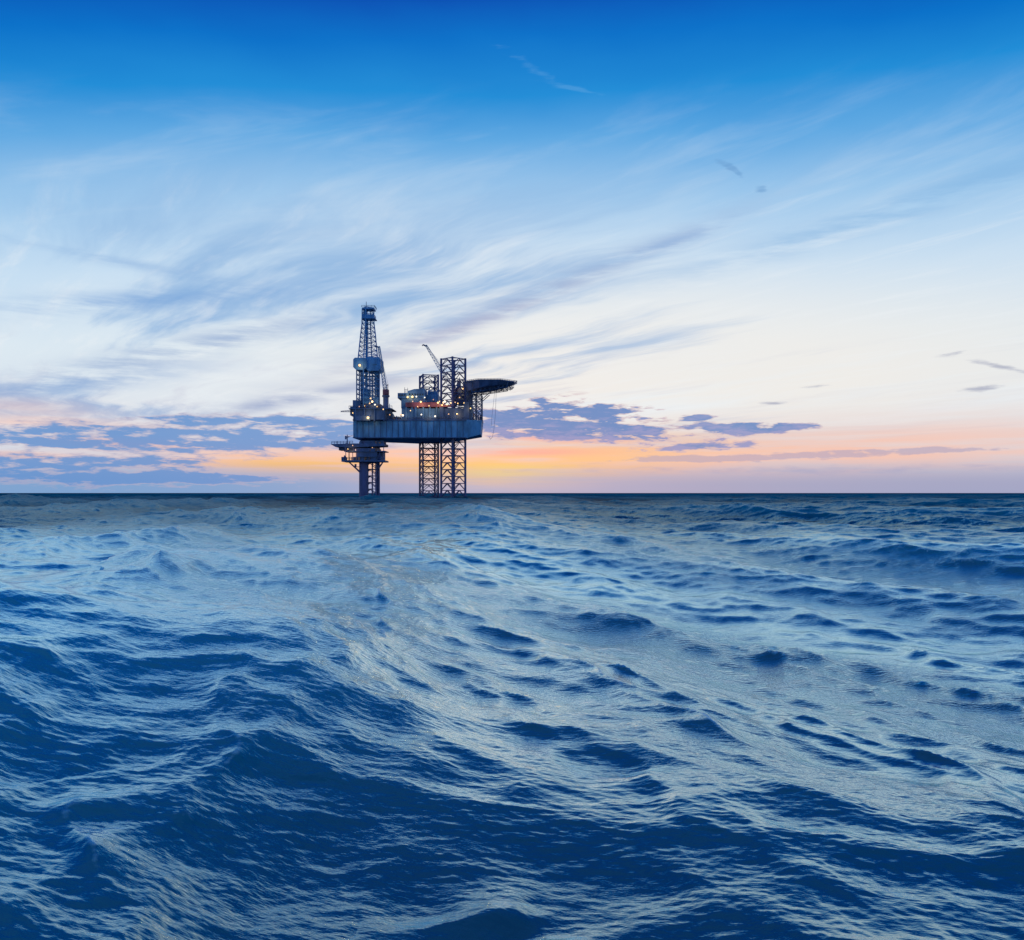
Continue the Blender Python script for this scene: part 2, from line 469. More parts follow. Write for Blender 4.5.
# wind ripples finer than the mesh, drawn out along their crests
r1 = noise(t, vec(t, wx * 7.0 - wy * 1.5, wy * 16.0 + wx * 3.0, wz * 2.0), 1.0, 4, 0.55)
r2 = noise(t, vec(t, wx * 22.0 - wy * 4.0, wy * 46.0 + wx * 8.0, wz * 4.0), 1.0, 3, 0.5)
gust = noise(t, vec(t, wx * 0.10 + wy * 0.04, wy * 0.05, 0.0), 1.0, 3, 0.5)
bmp = t.nodes.new('ShaderNodeBump'); bmp.inputs['Distance'].default_value = 0.05
t.links.new((r1 * 0.75 + r2 * 0.25).s, bmp.inputs['Height'])
t.links.new((0.15 + gust.step(0.35, 0.65) * 0.35).s, bmp.inputs['Strength'])
t.links.new(nrm.outputs[0], bmp.inputs['Normal'])
fa = t.nodes.new('ShaderNodeAttribute'); fa.attribute_name = 'foam'
fn = noise(t, vec(t, wx * 2.6, wy * 2.6, wz), 1.0, 6, 0.65, 0.6)
foam = ((N(t, fa.outputs['Fac']) * 0.9 + (fn - 0.5) * 0.9).step(0.30, 0.80) * 0.65).clamp()
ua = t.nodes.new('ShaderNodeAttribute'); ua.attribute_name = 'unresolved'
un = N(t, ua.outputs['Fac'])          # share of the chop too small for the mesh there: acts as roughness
body = t.nodes.new('ShaderNodeBsdfDiffuse'); t.links.new(mixc(t, wz.step(-0.55, 0.75), (0.0002, 0.038, 0.060), (0.0004, 0.165, 0.195)), body.inputs['Color'])  # light through the crests painted into the colour by height, troughs darker
t.links.new(bmp.outputs[0], body.inputs['Normal'])
gl = t.nodes.new('ShaderNodeBsdfGlossy'); gl.inputs['Color'].default_value = (0.66, 0.91, 1.0, 1)
t.links.new((0.08 + un * 0.07).s, gl.inputs['Roughness']); t.links.new(bmp.outputs[0], gl.inputs['Normal'])
fr_ = t.nodes.new('ShaderNodeFresnel'); fr_.inputs['IOR'].default_value = 1.5
t.links.new(bmp.outputs[0], fr_.inputs['Normal'])
mx = t.nodes.new('ShaderNodeMixShader')
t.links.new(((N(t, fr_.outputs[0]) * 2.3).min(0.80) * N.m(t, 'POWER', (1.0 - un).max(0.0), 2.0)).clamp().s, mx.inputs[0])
t.links.new(body.outputs[0], mx.inputs[1]); t.links.new(gl.outputs[0], mx.inputs[2])
fd = t.nodes.new('ShaderNodeBsdfDiffuse'); fd.inputs['Color'].default_value = (0.70, 0.76, 0.80, 1)
mx2 = t.nodes.new('ShaderNodeMixShader'); t.links.new((foam * (1.0 - un * 1.6).max(0.0)).s, mx2.inputs[0])
t.links.new(mx.outputs[0], mx2.inputs[1]); t.links.new(fd.outputs[0], mx2.inputs[2])
mo = t.nodes.new('ShaderNodeOutputMaterial'); t.links.new(mx2.outputs[0], mo.inputs[0])
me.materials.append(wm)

# ------------------------------------------------------------------ materials for the rig
def paint(name, col, rough=0.55, var=0.35, rust=0.12, metal=0.0):
    m = bpy.data.materials.new(name); m.use_nodes = True
    t = m.node_tree; p = t.nodes['Principled BSDF']
    tcn = t.nodes.new('ShaderNodeTexCoord'); mp = t.nodes.new('ShaderNodeSeparateXYZ')
    t.links.new(tcn.outputs['Object'], mp.inputs[0])
    x, y, z = (N(t, mp.outputs[i]) for i in range(3))
    n1 = noise(t, vec(t, x * 0.35, y * 0.35, z * 0.10), 1.0, 5, 0.6)
    n2 = noise(t, vec(t, x * 1.6, y * 1.6, z * 0.30), 1.0, 5, 0.6)
    dk = tuple(c * (1 - var) for c in col); lt = tuple(min(1, c * (1 + var)) for c in col)
    c1 = mixc(t, n1.step(0.32, 0.68), dk, lt)
    c2 = mixc(t, n2.step(0.58, 0.75) * rust, c1, (0.16, 0.07, 0.035))
    t.links.new(c2, p.inputs['Base Color'])
    p.inputs['Roughness'].default_value = rough; p.inputs['Metallic'].default_value = metal
    return m
M = dict(
    hull=paint('hull_blue_paint', (0.12, 0.32, 0.52), 0.6, 0.32, 0.35),
    steel=paint('dark_steel', (0.075, 0.125, 0.25), 0.55, 0.3, 0.2),
    legsteel=paint('leg_steel', (0.11, 0.11, 0.25), 0.55, 0.25, 0.3),
    derrick=paint('derrick_blue', (0.09, 0.28, 0.52), 0.5, 0.25, 0.1),
    rust=paint('rusty_steel', (0.36, 0.17, 0.09), 0.7, 0.4, 0.3),
    house=paint('house_paint', (0.11, 0.25, 0.44), 0.55, 0.3, 0.1),
    red=paint('red_oxide', (0.28, 0.09, 0.12), 0.6, 0.3, 0.2),
    pale=paint('pale_grey_paint', (0.42, 0.5, 0.6), 0.5, 0.2, 0.1),
    deckgrey=paint('deck_grey', (0.085, 0.15, 0.27), 0.7, 0.3, 0.25),
    glass=paint('window_glass', (0.02, 0.03, 0.05), 0.1, 0.1, 0.0),
)
def lampmat(name, col, st):
    m = bpy.data.materials.new(name); m.use_nodes = True
    p = m.node_tree.nodes['Principled BSDF']
    p.inputs['Base Color'].default_value = (0.8, 0.7, 0.5, 1)
    p.inputs['Emission Color'].default_value = (*col, 1); p.inputs['Emission Strength'].default_value = st
    return m
M['lamp'] = lampmat('warm_lamp', (1.0, 0.60, 0.18), 1.9)
M['lampw'] = lampmat('white_lamp', (1.0, 0.90, 0.72), 1.5)
M['lampo'] = lampmat('orange_lamp', (1.0, 0.50, 0.20), 1.0)

# ------------------------------------------------------------------ jack-up rig
rig = empty('jackup_rig', (zp(450, 0, 410).x, 412, 0))
tag(rig, 'blue steel jack-up drilling rig on lattice legs with tall derrick and round helideck', 'oil rig')
ZB = zp(0, 656, 400).z; ZT = zp(0, 572, 400).z     # hull bottom and deck height
def xz(zx, Y): return zp(zx, 0, Y).x

plan_top = [(xz(152,400),400),(xz(672,400),400),(xz(743,402),402),(xz(741,402),424),(xz(575,440),444),(xz(448,440),446),(xz(230,424),430),(xz(152,400),426)]
hb = MB()
bot = []
for i, (x, y) in enumerate(plan_top):
    z = ZB
    if i in (2, 3): z = ZB + 1.9
    bot.append((x - (0.6 if i in (2, 3) else 0), y, z))
hb.prism(bot, [(x, y, ZT) for x, y in plan_top])
hull = hb.build('hull', M['hull'], rig)
sb = MB()     # plate stiffeners and rubbing strakes on the side
for zx in range(170, 670, 27):
    p = zp(zx, 0, 400)
    sb.box((p.x - 0.12, 399.80, ZB + 0.5), (p.x + 0.12, 400.03, ZT - 0.5))
sb.box((xz(152,400) - 0.15, 399.7, ZB + 0.02), (xz(672,400), 400.02, ZB + 0.45))
sb.box((xz(152,400) - 0.15, 399.65, ZT - 0.42), (xz(672,400), 400.04, ZT + 0.25))
sb.build('strake', M['steel'], hull)
rb = MB()     # deck edge railing
def rail(b, pts, h=1.2, step=2.0, r=0.07):
    for (x0_, y0_, z0_), (x1_, y1_, z1_) in zip(pts, pts[1:]):
        L = math.dist((x0_, y0_), (x1_, y1_)); n = max(1, int(L / step))
        for i in range(n + 1):
            u = i / n
            p = Vector((x0_ + (x1_ - x0_) * u, y0_ + (y1_ - y0_) * u, z0_ + (z1_ - z0_) * u))
            b.tube(p, p + Vector((0, 0, h)), r, n=4)
        for hh in (h, h * 0.55):
            b.tube((x0_, y0_, z0_ + hh), (x1_, y1_, z1_ + hh), r, n=4)
rail(rb, [(x, y + (0.4 if y < 410 else -0.4), ZT) for x, y in plan_top] + [(plan_top[0][0], 400.4, ZT)])
rb.build('guard_rail', M['steel'], hull)

def leg(cx, cy, side, rot, z0, z1, bay, rc=0.42, mat='legsteel', label=None):
    cs = []
    for i in range(4):
        a_ = rot + math.pi / 4 + i * math.pi / 2
        cs.append(Vector((cx + side / math.sqrt(2) * math.cos(a_), cy + side / math.sqrt(2) * math.sin(a_), 0)))
    br = MB()
    zlist = []
    z = z1
    while z > z0: zlist.append(z); z -= bay
    for i in range(4):
        p, q = cs[i], cs[(i + 1) % 4]; mid = (p + q) / 2
        for z in zlist:
            up = Vector((0, 0, z))
            br.tube(p + up, q + up, 0.22, n=6)
            lo = Vector((0, 0, z - bay))
            br.tube(p + lo, mid + up, 0.19, n=6); br.tube(q + lo, mid + up, 0.19, n=6)
    for z in zlist:
        up = Vector((0, 0, z))
        m = [(cs[i] + cs[(i + 1) % 4]) / 2 + up for i in range(4)]
        for i in range(4): br.tube(m[i], m[(i + 1) % 4], 0.12, n=5)
    o = br.build('leg', M[mat], rig, label=label)
    for c in cs:
        b = MB(); b.tube((c.x, c.y, z0), (c.x, c.y, z1 + 0.35), rc, n=10)
        # rack teeth plate
        d = Vector((c.x - cx, c.y - cy, 0)).normalized()
        b.tube((c.x + d.x * 0.3, c.y + d.y * 0.3, z0), (c.x + d.x * 0.3, c.y + d.y * 0.3, z1 + 0.2), 0.26, n=4)
        b.build('chord', M[mat], o)
    return o
SEABED = -14.0
# front leg: corner towards the camera
Yf = 408.5
leg((zp(611, 0, Yf)).x, Yf, 8.15, math.radians(45), SEABED, zp(0, 294, Yf).z, 3.32, 0.50)
Yb = 436
leg((zp(499.5, 0, Yb)).x, Yb, 7.85, math.radians(18), SEABED, zp(0, 371, Yb).z, 3.1, 0.42)
Yl = 416
leg((zp(231, 0, Yl)).x, Yl, 7.6, math.radians(14), SEABED, zp(0, 320, Yl).z, 3.2, 0.48)

# jacking houses round the legs
jh = MB(); jh.zbox(548, 566, 498, 571.5, 400.8, 15); jh.zbox(660, 684, 490, 571.5, 400.8, 15)
jh.zbox(566, 660, 520, 571.5, 401.4, 2.5)
jh.build('jacking_house', M['steel'], rig)
jh = MB(); jh.zbox(446, 462, 470, 571, 424, 16); jh.zbox(535, 551, 470, 571, 424, 16); jh.build('jacking_house', M['steel'], rig)

# lower deck house with pillars
lh = MB()
lh.zbox(374, 548, 520, 571.4, 403, 17)
for zx in (392, 418, 436, 470, 500, 531): lh.zbox(zx, zx + 7, 514, 571.2, 402.4, 0.8)
lh.build('deckhouse', M['house'], rig)
lh = MB(); lh.zbox(684, 700, 505, 571, 404, 12); lh.zbox(687, 697, 501, 505.2, 405, 4); lh.build('deckhouse', M['house'], rig)
rh = MB()
rh.zbox(392, 548, 492, 513, 402.2, 16); rh.zbox(430, 455, 513.2, 519.6, 402.6, 4)
rh.zbox(549, 600, 503, 513, 400.6, 0.9)
red = rh.build('red_gallery', M['red'], rig, label='dull red gallery along the deckhouse')
rb = MB(); p0 = zp(392, 492, 402.2); p1 = zp(548, 492, 402.2)
rail(rb, [(p0.x, 402.4, p0.z + 0.02), (p1.x, 402.4, p0.z + 0.02)]); rb.build('guard_rail', M['steel'], red)
ub = MB()      # quarters above with overhanging wing
ub.zbox(372, 480, 470, 519, 404.5, 15)
ub.zbox(356, 402, 449, 473, 403.9, 13)
q0, q1, q2, q3 = zp(402, 440, 404.2), zp(480, 429, 404.2), zp(490, 492, 404.2), zp(402, 469.5, 404.2)
fr = [(q3.x, 404.2, q3.z), (q2.x - 1, 404.2, q3.z), (q1.x, 404.2, q1.z), (zp(432,431,404.2).x, 404.2, zp(0,431,404.2).z), (q0.x, 404.2, q0.z)]
ub.prism([(x, y, z) for x, y, z in fr], [(x, y + 12, z) for x, y, z in fr])
quarters = ub.build('quarters', M['house'], rig)
for zx in (408, 420, 432, 444, 456, 468):
    w = MB(); w.zbox(zx, zx + 7, 452, 460, 404.05, 0.12); w.build('window', M['glass'], quarters)
for zx in (361, 373, 385):
    w = MB(); w.zbox(zx, zx + 8, 455, 463, 403.78, 0.1); w.build('window', M['glass'], quarters)
am = MB()
for zx, zt in ((388, 423), (402, 425), (394, 432)):
    am.tube(zp(zx, 450, 408), zp(zx, zt, 408), 0.16, 0.08, n=5)
am.tube(zp(386, 434, 408), zp(404, 434, 408), 0.08, n=4)
am.build('antenna', M['steel'], quarters)
mh = MB()
mh.zbox(481, 543, 456, 491, 413, 10); mh.zbox(493, 540, 442, 457, 415, 7)
mh.tube(zp(505, 457, 414), zp(505, 425, 414), 0.35, n=8); mh.tube(zp(513, 457, 414), zp(513, 432, 414), 0.28, n=8)
mh.build('machinery_house', M['derrick'], rig)
# stair and equipment tower beside the front leg
et = MB()
et.zbox(606, 625, 462, 505, 417, 5); et.zbox(632, 652, 428, 505, 416, 5); et.zbox(655, 690, 405, 505, 416, 6)
et.zbox(628, 645, 392, 427, 417, 3); et.zbox(668, 700, 452, 505, 414, 2)
et.tube(zp(640, 395, 418), zp(640, 378, 418), 0.2, n=6)
for zy in (420, 440, 460, 480): et.zbox(650, 694, zy, zy + 2.2, 414.5, 9)
et.build('equipment_tower', M['steel'], rig)

# pipe work and small gear on the open deck
pg = MB()
random.seed(4)
for zx in range(285, 372, 9):
    hh = random.uniform(546, 566); ww = random.uniform(5, 10)
    mb_ = MB(); Yg = random.uniform(401.5, 406); mb_.zbox(zx, zx + ww, hh, 571.3, Yg, random.uniform(1, 4))
    mb_.zbox(zx + 1, zx + ww * .5, hh - 3, hh + .2, Yg + .1, .6); mb_.build('machinery_box', M['rust' if zx % 2 else 'steel'], rig)
for k in range(5):
    p = zp(300, 566 - k * 1.3, 409 + k); q = zp(366, 566 - k * 1.3, 409 + k); pg.tube(p, q, 0.35, n=6)
pg.zbox(286, 306, 533, 571.2, 403, 4)
pg.build('pipe_rack', M['steel'], rig)
# clutter along the rail to the right
for zx in range(552, 745, 10):
    dg = MB(); ww = random.uniform(4, 8); hh = random.uniform(546, 566); Yg = random.uniform(400.9, 402.5) + (3 if zx > 670 else 0)
    dg.zbox(zx, zx + ww, hh, 571.2, Yg, 1.5); dg.tube(zp(zx + ww * .4, hh, Yg + .7), zp(zx + ww * .4, hh - 6, Yg + .7), 0.15, n=5)
    dg.build('machinery_box', M[random.choice(['deckgrey', 'rust', 'steel'])], rig)
for zx in range(400, 545, 13):
    dg = MB(); dg.zbox(zx, zx + random.uniform(4, 8), random.uniform(555, 567), 571.2, random.uniform(400.7, 401.6), 0.6)
    dg.build('machinery_box', M['deckgrey'], rig)

# drill floor
df = MB()
df.zbox(152, 300, 520, 571.4, 397.5, 14); df.zbox(138, 166, 510, 552, 398.5, 8); df.zbox(150, 186, 482, 520, 399, 8)
df.zbox(186, 275, 498, 520, 400, 11); df.zbox(275, 322, 516, 545, 400, 8); df.zbox(132, 330, 519, 523, 396.8, 15)
df.zbox(160, 230, 553, 575, 396.6, 1.0); df.zbox(300, 330, 540, 571.3, 402, 6)
for zx in (160, 200, 246, 290): df.zbox(zx, zx + 6, 523, 577, 396.9, 0.6)
dfo = df.build('drill_floor', M['deckgrey'], rig)
rb = MB(); p0 = zp(132, 519, 396.8); p1 = zp(330, 519, 396.8); rail(rb, [(p0.x, 397, p0.z), (p1.x, 397, p0.z)]); rb.build('guard_rail', M['steel'], dfo)
fb = MB()
a_, b_ = zp(150, 533, 399), zp(95, 534, 393)
for o in ((0, 0.5), (0.4, -0.3), (-0.4, -0.3)):
    fb.tube(a_ + Vector((0, o[0], o[1])), b_ + Vector((0, o[0] * .4, o[1] * .4)), 0.12, n=5)
for i in range(7):
    u = i / 7; v = (i + 1) / 7
    fb.tube(a_.lerp(b_, u) + Vector((0, 0, 0.4 * (1 - u * .6))), a_.lerp(b_, v) + Vector((0, 0.3, -0.25)), 0.08, n=4)
fb.build('flare_boom', M['steel'], rig)

# derrick: straight lower mast, enclosed racking board, tapered top
Yd = 404
def sq(cx, half, z, rot, Y=Yd):
    return [Vector((cx + half * math.cos(rot + i * math.pi / 2), Y + half * math.sin(rot + i * math.pi / 2), z)) for i in range(4)]
ROT = math.radians(-90 - 12)      # one corner towards the camera
mpp = Yd / FPX / 4.585
levels = [(520, 220, 108), (340, 220, 108), (290, 219, 92), (180, 220, 70), (130, 220, 57), (60, 220, 55)]
def prof(zy):
    for (y0_, c0, w0), (y1_, c1, w1) in zip(levels, levels[1:]):
        if y1_ <= zy <= y0_:
            u = (y0_ - zy) / (y0_ - y1_); return c0 + (c1 - c0) * u, w0 + (w1 - w0) * u
K = 1.0 / (2 * math.cos(math.radians(12)))
def corners(zy):
    c, w = prof(zy); return sq(zp(c, 0, Yd).x, w * mpp * K, zp(0, zy, Yd).z, ROT)
br = MB()
zys = list(range(520, 340, -22)) + list(range(340, 70, -21)) + [60]
cl = [corners(z) for z in zys]
for ca, cb in zip(cl, cl[1:]):
    for i in range(4):
        j = (i + 1) % 4
        br.tube(cb[i], cb[j], 0.15, n=5)
        br.tube(ca[i], cb[j], 0.10, n=5); br.tube(ca[j], cb[i], 0.10, n=5)
derrick = br.build('derrick', M['derrick'], rig)
for i in range(4):
    b = MB()
    key = [corners(z)[i] for z in (520, 340, 290, 180, 130, 60)]
    for p, q in zip(key, key[1:]): b.tube(p, q, 0.29, n=8)
    b.build('mast_leg', M['derrick'], derrick)
b = MB()     # inner stands of pipe, guide rails and ladder
cx0 = zp(220, 0, Yd).x
for dx_, r_, top in ((-4.0, 0.28, 345), (-3.3, 0.35, 345), (-2.4, 0.3, 345), (-1.2, 0.42, 80), (-0.55, 0.3, 110), (0.9, 0.34, 345), (1.7, 0.22, 345), (3.6, 0.35, 345), (4.2, 0.28, 345)):
    b.tube((cx0 + dx_ * 1.0, Yd + random.uniform(-2, 2), zp(0, 520, Yd).z), (cx0 + dx_ * (0.55 if top < 200 else 1), Yd + random.uniform(-1, 1), zp(0, top, Yd).z), r_, n=6)
b.zbox(196, 222, 430, 520, Yd - 1.5, 3); b.zbox(243, 268, 470, 520, Yd - 2, 3)
b.build('pipe_stand', M['derrick'], derrick)
b = MB()     # racking board enclosure (octagonal box with chamfered underside)
def hexbox(x0_, x1_, y0_, y1_, Yc, dep, ch):
    p = zp(x0_, y1_, Yc); q = zp(x1_, y0_, Yc)
    prof_ = [(p.x + ch, p.z), (q.x - ch, p.z), (q.x, p.z + ch), (q.x, q.z - ch * .6), (q.x - ch * .6, q.z), (p.x + ch * .6, q.z), (p.x, q.z - ch * .6), (p.x, p.z + ch)]
    b.prism([(x, Yc, z) for x, z in prof_], [(x, Yc + dep, z) for x, z in prof_])
hexbox(152, 213, 287, 343, Yd - 5.6, 9.5, 1.3); hexbox(209, 276, 284, 347, Yd - 4.5, 10.5, 1.0)
b.zbox(236, 262, 293, 318, Yd - 4.75, 0.3)
cab = b.build('racking_board', M['derrick'], derrick)
b = MB()     # crown
b.zbox(192, 248, 88, 106, Yd - 2.9, 5.8); b.zbox(193, 247, 57, 64, Yd - 3.0, 6)
b.zbox(190, 252, 104, 107, Yd - 3.3, 6.6); b.zbox(198, 214, 64, 88, Yd - 1.5, 2.5)
b.build('crown_block', M['derrick'], derrick)
b = MB(); b.tube(zp(212, 60, Yd), zp(212, 30, Yd), 0.2, 0.1, n=6); b.build('mast', M['steel'], derrick)
rb = MB(); p0 = zp(190, 57, Yd - 3); p1 = zp(250, 57, Yd - 3); rail(rb, [(p0.x, Yd - 3, p0.z), (p1.x, Yd - 3, p0.z), (p1.x, Yd + 3, p0.z)], 1.0, 1.5); rb.build('guard_rail', M['steel'], derrick)

# cranes
def crane(foot, tip, w0, w1, ped_bot, r_ped, boom_mat, label):
    b = MB(); b.tube(ped_bot, foot + Vector((0, 0, -0.6)), r_ped, n=12)
    b.tube(foot + Vector((0, 0, -0.6)), foot + Vector((0, 0, 0.2)), r_ped * 1.35, n=12)
    ped = b.build('crane', M['steel'], rig, label=label)
    b = MB(); b.box(foot + Vector((-1.3, -1.4, 0.2)), foot + Vector((1.3, 1.6, 2.9)))
    b.box(foot + Vector((-0.4, -2.3, 0.4)), foot + Vector((0.9, -1.4, 2.3)))
    b.build('crane_cab', M['red'], ped)
    d = (tip - foot).normalized(); s_ = d.cross(Vector((0, 1, 0))).normalized(); yv = Vector((0, 1, 0))
    b = MB(); n = 16; prev = None
    for i in range(n + 1):
        u = i / n; w = w0 + (w1 - w0) * u
        if u < 0.12: w *= 0.45 + u / 0.12 * 0.55
        p = foot.lerp(tip, u) + Vector((0, 0, 1.0))
        cs = [p + s_ * (w / 2) + yv * (w / 2), p - s_ * (w / 2) + yv * (w / 2), p - s_ * (w / 2) - yv * (w / 2), p + s_ * (w / 2) - yv * (w / 2)]
        if prev:
            for k in range(4):
                b.tube(prev[k], cs[k], 0.13, n=5); b.tube(prev[k], cs[(k + 1) % 4], 0.09, n=4)
                b.tube(cs[k], cs[(k + 1) % 4], 0.08, n=4)
        prev = cs
    b.build('boom', M[boom_mat], ped)
    b = MB(); tp = tip + Vector((0, 0, 1.0))
    b.tube(tp - d * 0.5, tp + Vector((-1.6, 0, 0.35)), 0.45, 0.28, n=8); b.tube(tp + Vector((-1.5, 0, 0.3)), tp + Vector((-1.9, 0, -0.3)), 0.22, n=6)
    b.build('boom_head', M['steel'], ped)
    b = MB(); top = foot + Vector((1.0 if tip.x < foot.x else -1.0, 0, 5.5))
    b.tube(foot + Vector((0.8, 0.8, 2.8)), top, 0.15, n=5); b.tube(foot + Vector((-0.6, -0.8, 2.8)), top, 0.15, n=5)
    b.tube(top, tp, 0.05, n=4)
    b.build('gantry', M['steel'], ped)
crane(zp(302, 462, 401), zp(270, 246, 403), 1.7, 0.9, zp(302, 545, 401), 1.3, 'pale', 'pale grey near-vertical crane boom beside the derrick')
crane(zp(620, 458, 421), zp(486, 240, 421), 2.6, 0.8, zp(620, 505, 421), 1.3, 'pale', 'pale crane boom raised to the left behind the front leg')

# helideck
hd = MB(); Yh = 399
hc = zp(779, 402, Yh); R_ = 11.9; zt = hc.z
oct8 = [(hc.x + R_ * math.cos(math.pi / 8 + i * math.pi / 4) / math.cos(math.pi / 8) * 0.97, Yh + 0.97 * R_ * math.sin(math.pi / 8 + i * math.pi / 4) / math.cos(math.pi / 8)) for i in range(8)]
inn = [(hc.x + (x - hc.x) * 0.93, Yh + (y - Yh) * 0.93) for x, y in oct8]
hd.prism([(x, y, zt - 0.45) for x, y in oct8], [(x, y, zt) for x, y in oct8])
helideck = hd.build('helideck', M['steel'], rig)
b = MB()
out = [(hc.x + (x - hc.x) * 1.10, Yh + (y - Yh) * 1.10) for x, y in oct8]
for i in range(8):
    j = (i + 1) % 8
    A0, A1 = Vector((*out[i], zt + 0.2)), Vector((*out[j], zt + 0.2)); B0, B1 = Vector((*oct8[i], zt - 0.3)), Vector((*oct8[j], zt - 0.3))
    b.tube(A0, A1, 0.09, n=4)
    for k in range(7): b.tube(B0.lerp(B1, k / 7), A0.lerp(A1, k / 7), 0.07, n=4)
    b.tube(A0.lerp(B0, .5), A1.lerp(B1, .5), 0.05, n=4)
b.build('safety_net', M['steel'], helideck)
b = MB()      # plated girders under the landing deck
lo8 = [(hc.x + (x - hc.x) * 0.86 - 0.5, Yh + (y - Yh) * 0.86) for x, y in oct8]
b.prism([(x, y, zt - 1.0 - 3.6 * (hc.x + R_ - x) / (2 * R_)) for x, y in lo8], [(hc.x + (x - hc.x) * .985, Yh + (y - Yh) * .985, zt - 0.46) for x, y in oct8])
b.build('underdeck', M['steel'], helideck)
b = MB()      # truss beneath
def bot_z(x): return zt - 6.0 + (x - (hc.x - R_)) / (2 * R_) * 3.6
for yy in (-8.0, -4, 0, 4, 8.0):
    half = math.sqrt(max(1, R_ ** 2 - yy ** 2)) * 0.94
    xs = np.linspace(hc.x - half, hc.x + half, 9)
    for k in range(9):
        tp_ = Vector((xs[k], Yh + yy, zt - 0.45)); bt = Vector((xs[k], Yh + yy, bot_z(xs[k])))
        b.tube(tp_, bt, 0.13, n=5)
        if k < 8:
            bt1 = Vector((xs[k + 1], Yh + yy, bot_z(xs[k + 1]))); tp1 = Vector((xs[k + 1], Yh + yy, zt - 0.45))
            b.tube(bt, bt1, 0.17, n=5); b.tube(tp_ if k % 2 else bt, bt1 if k % 2 else tp1, 0.11, n=5)
for xx in np.linspace(hc.x - R_ * 0.8, hc.x + R_ * 0.8, 7):
    b.tube((xx, Yh - 7.5, bot_z(xx)), (xx, Yh + 7.5, bot_z(xx)), 0.15, n=5)
    b.tube((xx, Yh - 7.5, zt - 0.6), (xx, Yh + 7.5, bot_z(xx)), 0.10, n=5)
b.build('truss', M['steel'], helideck)
b = MB()      # support tower on the bow
px_ = [zp(690, 0, 406).x, zp(715, 0, 406).x, zp(742, 0, 406).x]
ztop = [bot_z(x) for x in px_]
for yy in (404.0, 412.0):
    for x, zz in zip(px_, ztop): b.tube((x, yy, ZT), (x, yy, zz), 0.28, n=7)
    for k in range(2):
        n = 5
        for i in range(n):
            z0_ = ZT + (zp(0, 458, 406).z - ZT) * i / n; z1_ = ZT + (zp(0, 458, 406).z - ZT) * (i + 1) / n
            b.tube((px_[k], yy, z0_), (px_[k + 1], yy, z1_), 0.15, n=5); b.tube((px_[k + 1], yy, z0_), (px_[k], yy, z1_), 0.15, n=5)
            b.tube((px_[k], yy, z1_), (px_[k + 1], yy, z1_), 0.15, n=5)
    b.tube((px_[2], yy, zp(0, 482, 406).z), (zp(776, 0, 406).x, yy, bot_z(zp(776, 0, 406).x)), 0.2, n=6)
    b.tube((px_[0], yy, zp(0, 470, 406).z), (zp(668, 0, 406).x, yy, zt - 2), 0.2, n=6)
for x in px_: b.tube((x, 404, zp(0, 470, 406).z), (x, 412, zp(0, 470, 406).z), 0.15, n=5)
b.build('support_tower', M['steel'], helideck)

# vents, lockers and pipes on the roofs and along the decks
random.seed(12)
def clutter(n, x0_, x1_, ybase, Y0, Y1, hmax, parent, mats=('steel', 'rust', 'pale', 'house')):
    for _ in range(n):
        zx = random.uniform(x0_, x1_); hh = random.uniform(0.25, 1.0) * hmax; Yg = random.uniform(Y0, Y1); c_ = MB()
        if random.random() < 0.45:
            c_.tube(zp(zx, ybase, Yg), zp(zx, ybase - hh * 1.4, Yg), random.uniform(0.10, 0.22), n=6)
            c_.tube(zp(zx, ybase - hh * 1.4, Yg), zp(zx + random.uniform(-4, 4), ybase - hh * 1.45, Yg), 0.16, n=6)
            c_.build('vent_pipe', M[random.choice(mats)], parent)
        else:
            w_ = random.uniform(3, 9); c_.zbox(zx, zx + w_, ybase - hh, ybase, Yg, random.uniform(.8, 2))
            c_.zbox(zx + w_ * .3, zx + w_ * .7, ybase - hh - 2, ybase - hh + .1, Yg + .2, .5)
            c_.build('locker', M[random.choice(mats)], parent)
clutter(12, 136, 325, 519, 397.5, 404, 14, rig)
clutter(10, 300, 372, 571, 401, 407, 22, rig)
clutter(10, 404, 545, 491, 403, 412, 12, rig)
clutter(8, 486, 545, 442, 415, 420, 8, rig)
clutter(14, 560, 740, 571, 401, 408, 40, rig)
clutter(8, 600, 700, 505, 405, 412, 24, rig)

# flood lamps, lit
lamps = [(182,322,'lampo',.85,397.8),(220,563,'lamp',.75,396.3),(152,541,'lamp',.55,398.1),(232,474,'lampo',.5,398),(240,489,'lamp',.6,398),(228,497,'lampo',.45,398),(252,503,'lampw',.5,398),(205,508,'lamp',.35,398),
 (402,468,'lamp',.62,403.6),(424,467,'lamp',.66,403.6),(442,466,'lampw',.5,403.6),(462,490,'lamp',.6,401.8),(541,494,'lamp',.6,401.6),(572,488,'lampw',.6,400.2),(548,488,'lampo',.4,400.2),(600,495,'lamp',.45,400.4),
 (380,552,'lampw',.65,400.2),(372,549,'lampo',.4,400.2),(465,548,'lampw',.5,401),(528,556,'lampw',.6,400.4),(628,545,'lamp',.4,400),(632,497,'lamp',.4,400.4),(480,470,'lampw',.45,404),(655,430,'lampo',.5,413.6),(620,492,'lampo',.4,400.3),(582,503,'lamp',.45,400.2),(425,488,'lampo',.4,401.9),(660,495,'lamp',.35,400.3), (508,430,'lampw',.45,412),(262,512,'lamp',.4,399),(180,512,'lampo',.4,398),(290,524,'lamp',.4,396.6),(320,549,'lampo',.4,400.5),(415,530,'lamp',.35,402),(448,512,'lampo',.4,401.8),(500,508,'lamp',.35,401.8),(520,480,'lampo',.4,411),(560,505,'lamp',.45,400.2),(590,546,'lampo',.4,400.4),(690,520,'lamp',.4,401),(640,470,'lampo',.4,414),(612,440,'lamp',.35,414),(565,494,'lampo',.5,400.2),(150,690,'lampo',.35,397.6),(128,706,'lamp',.3,397.6),(240,700,'lampo',.3,398)]
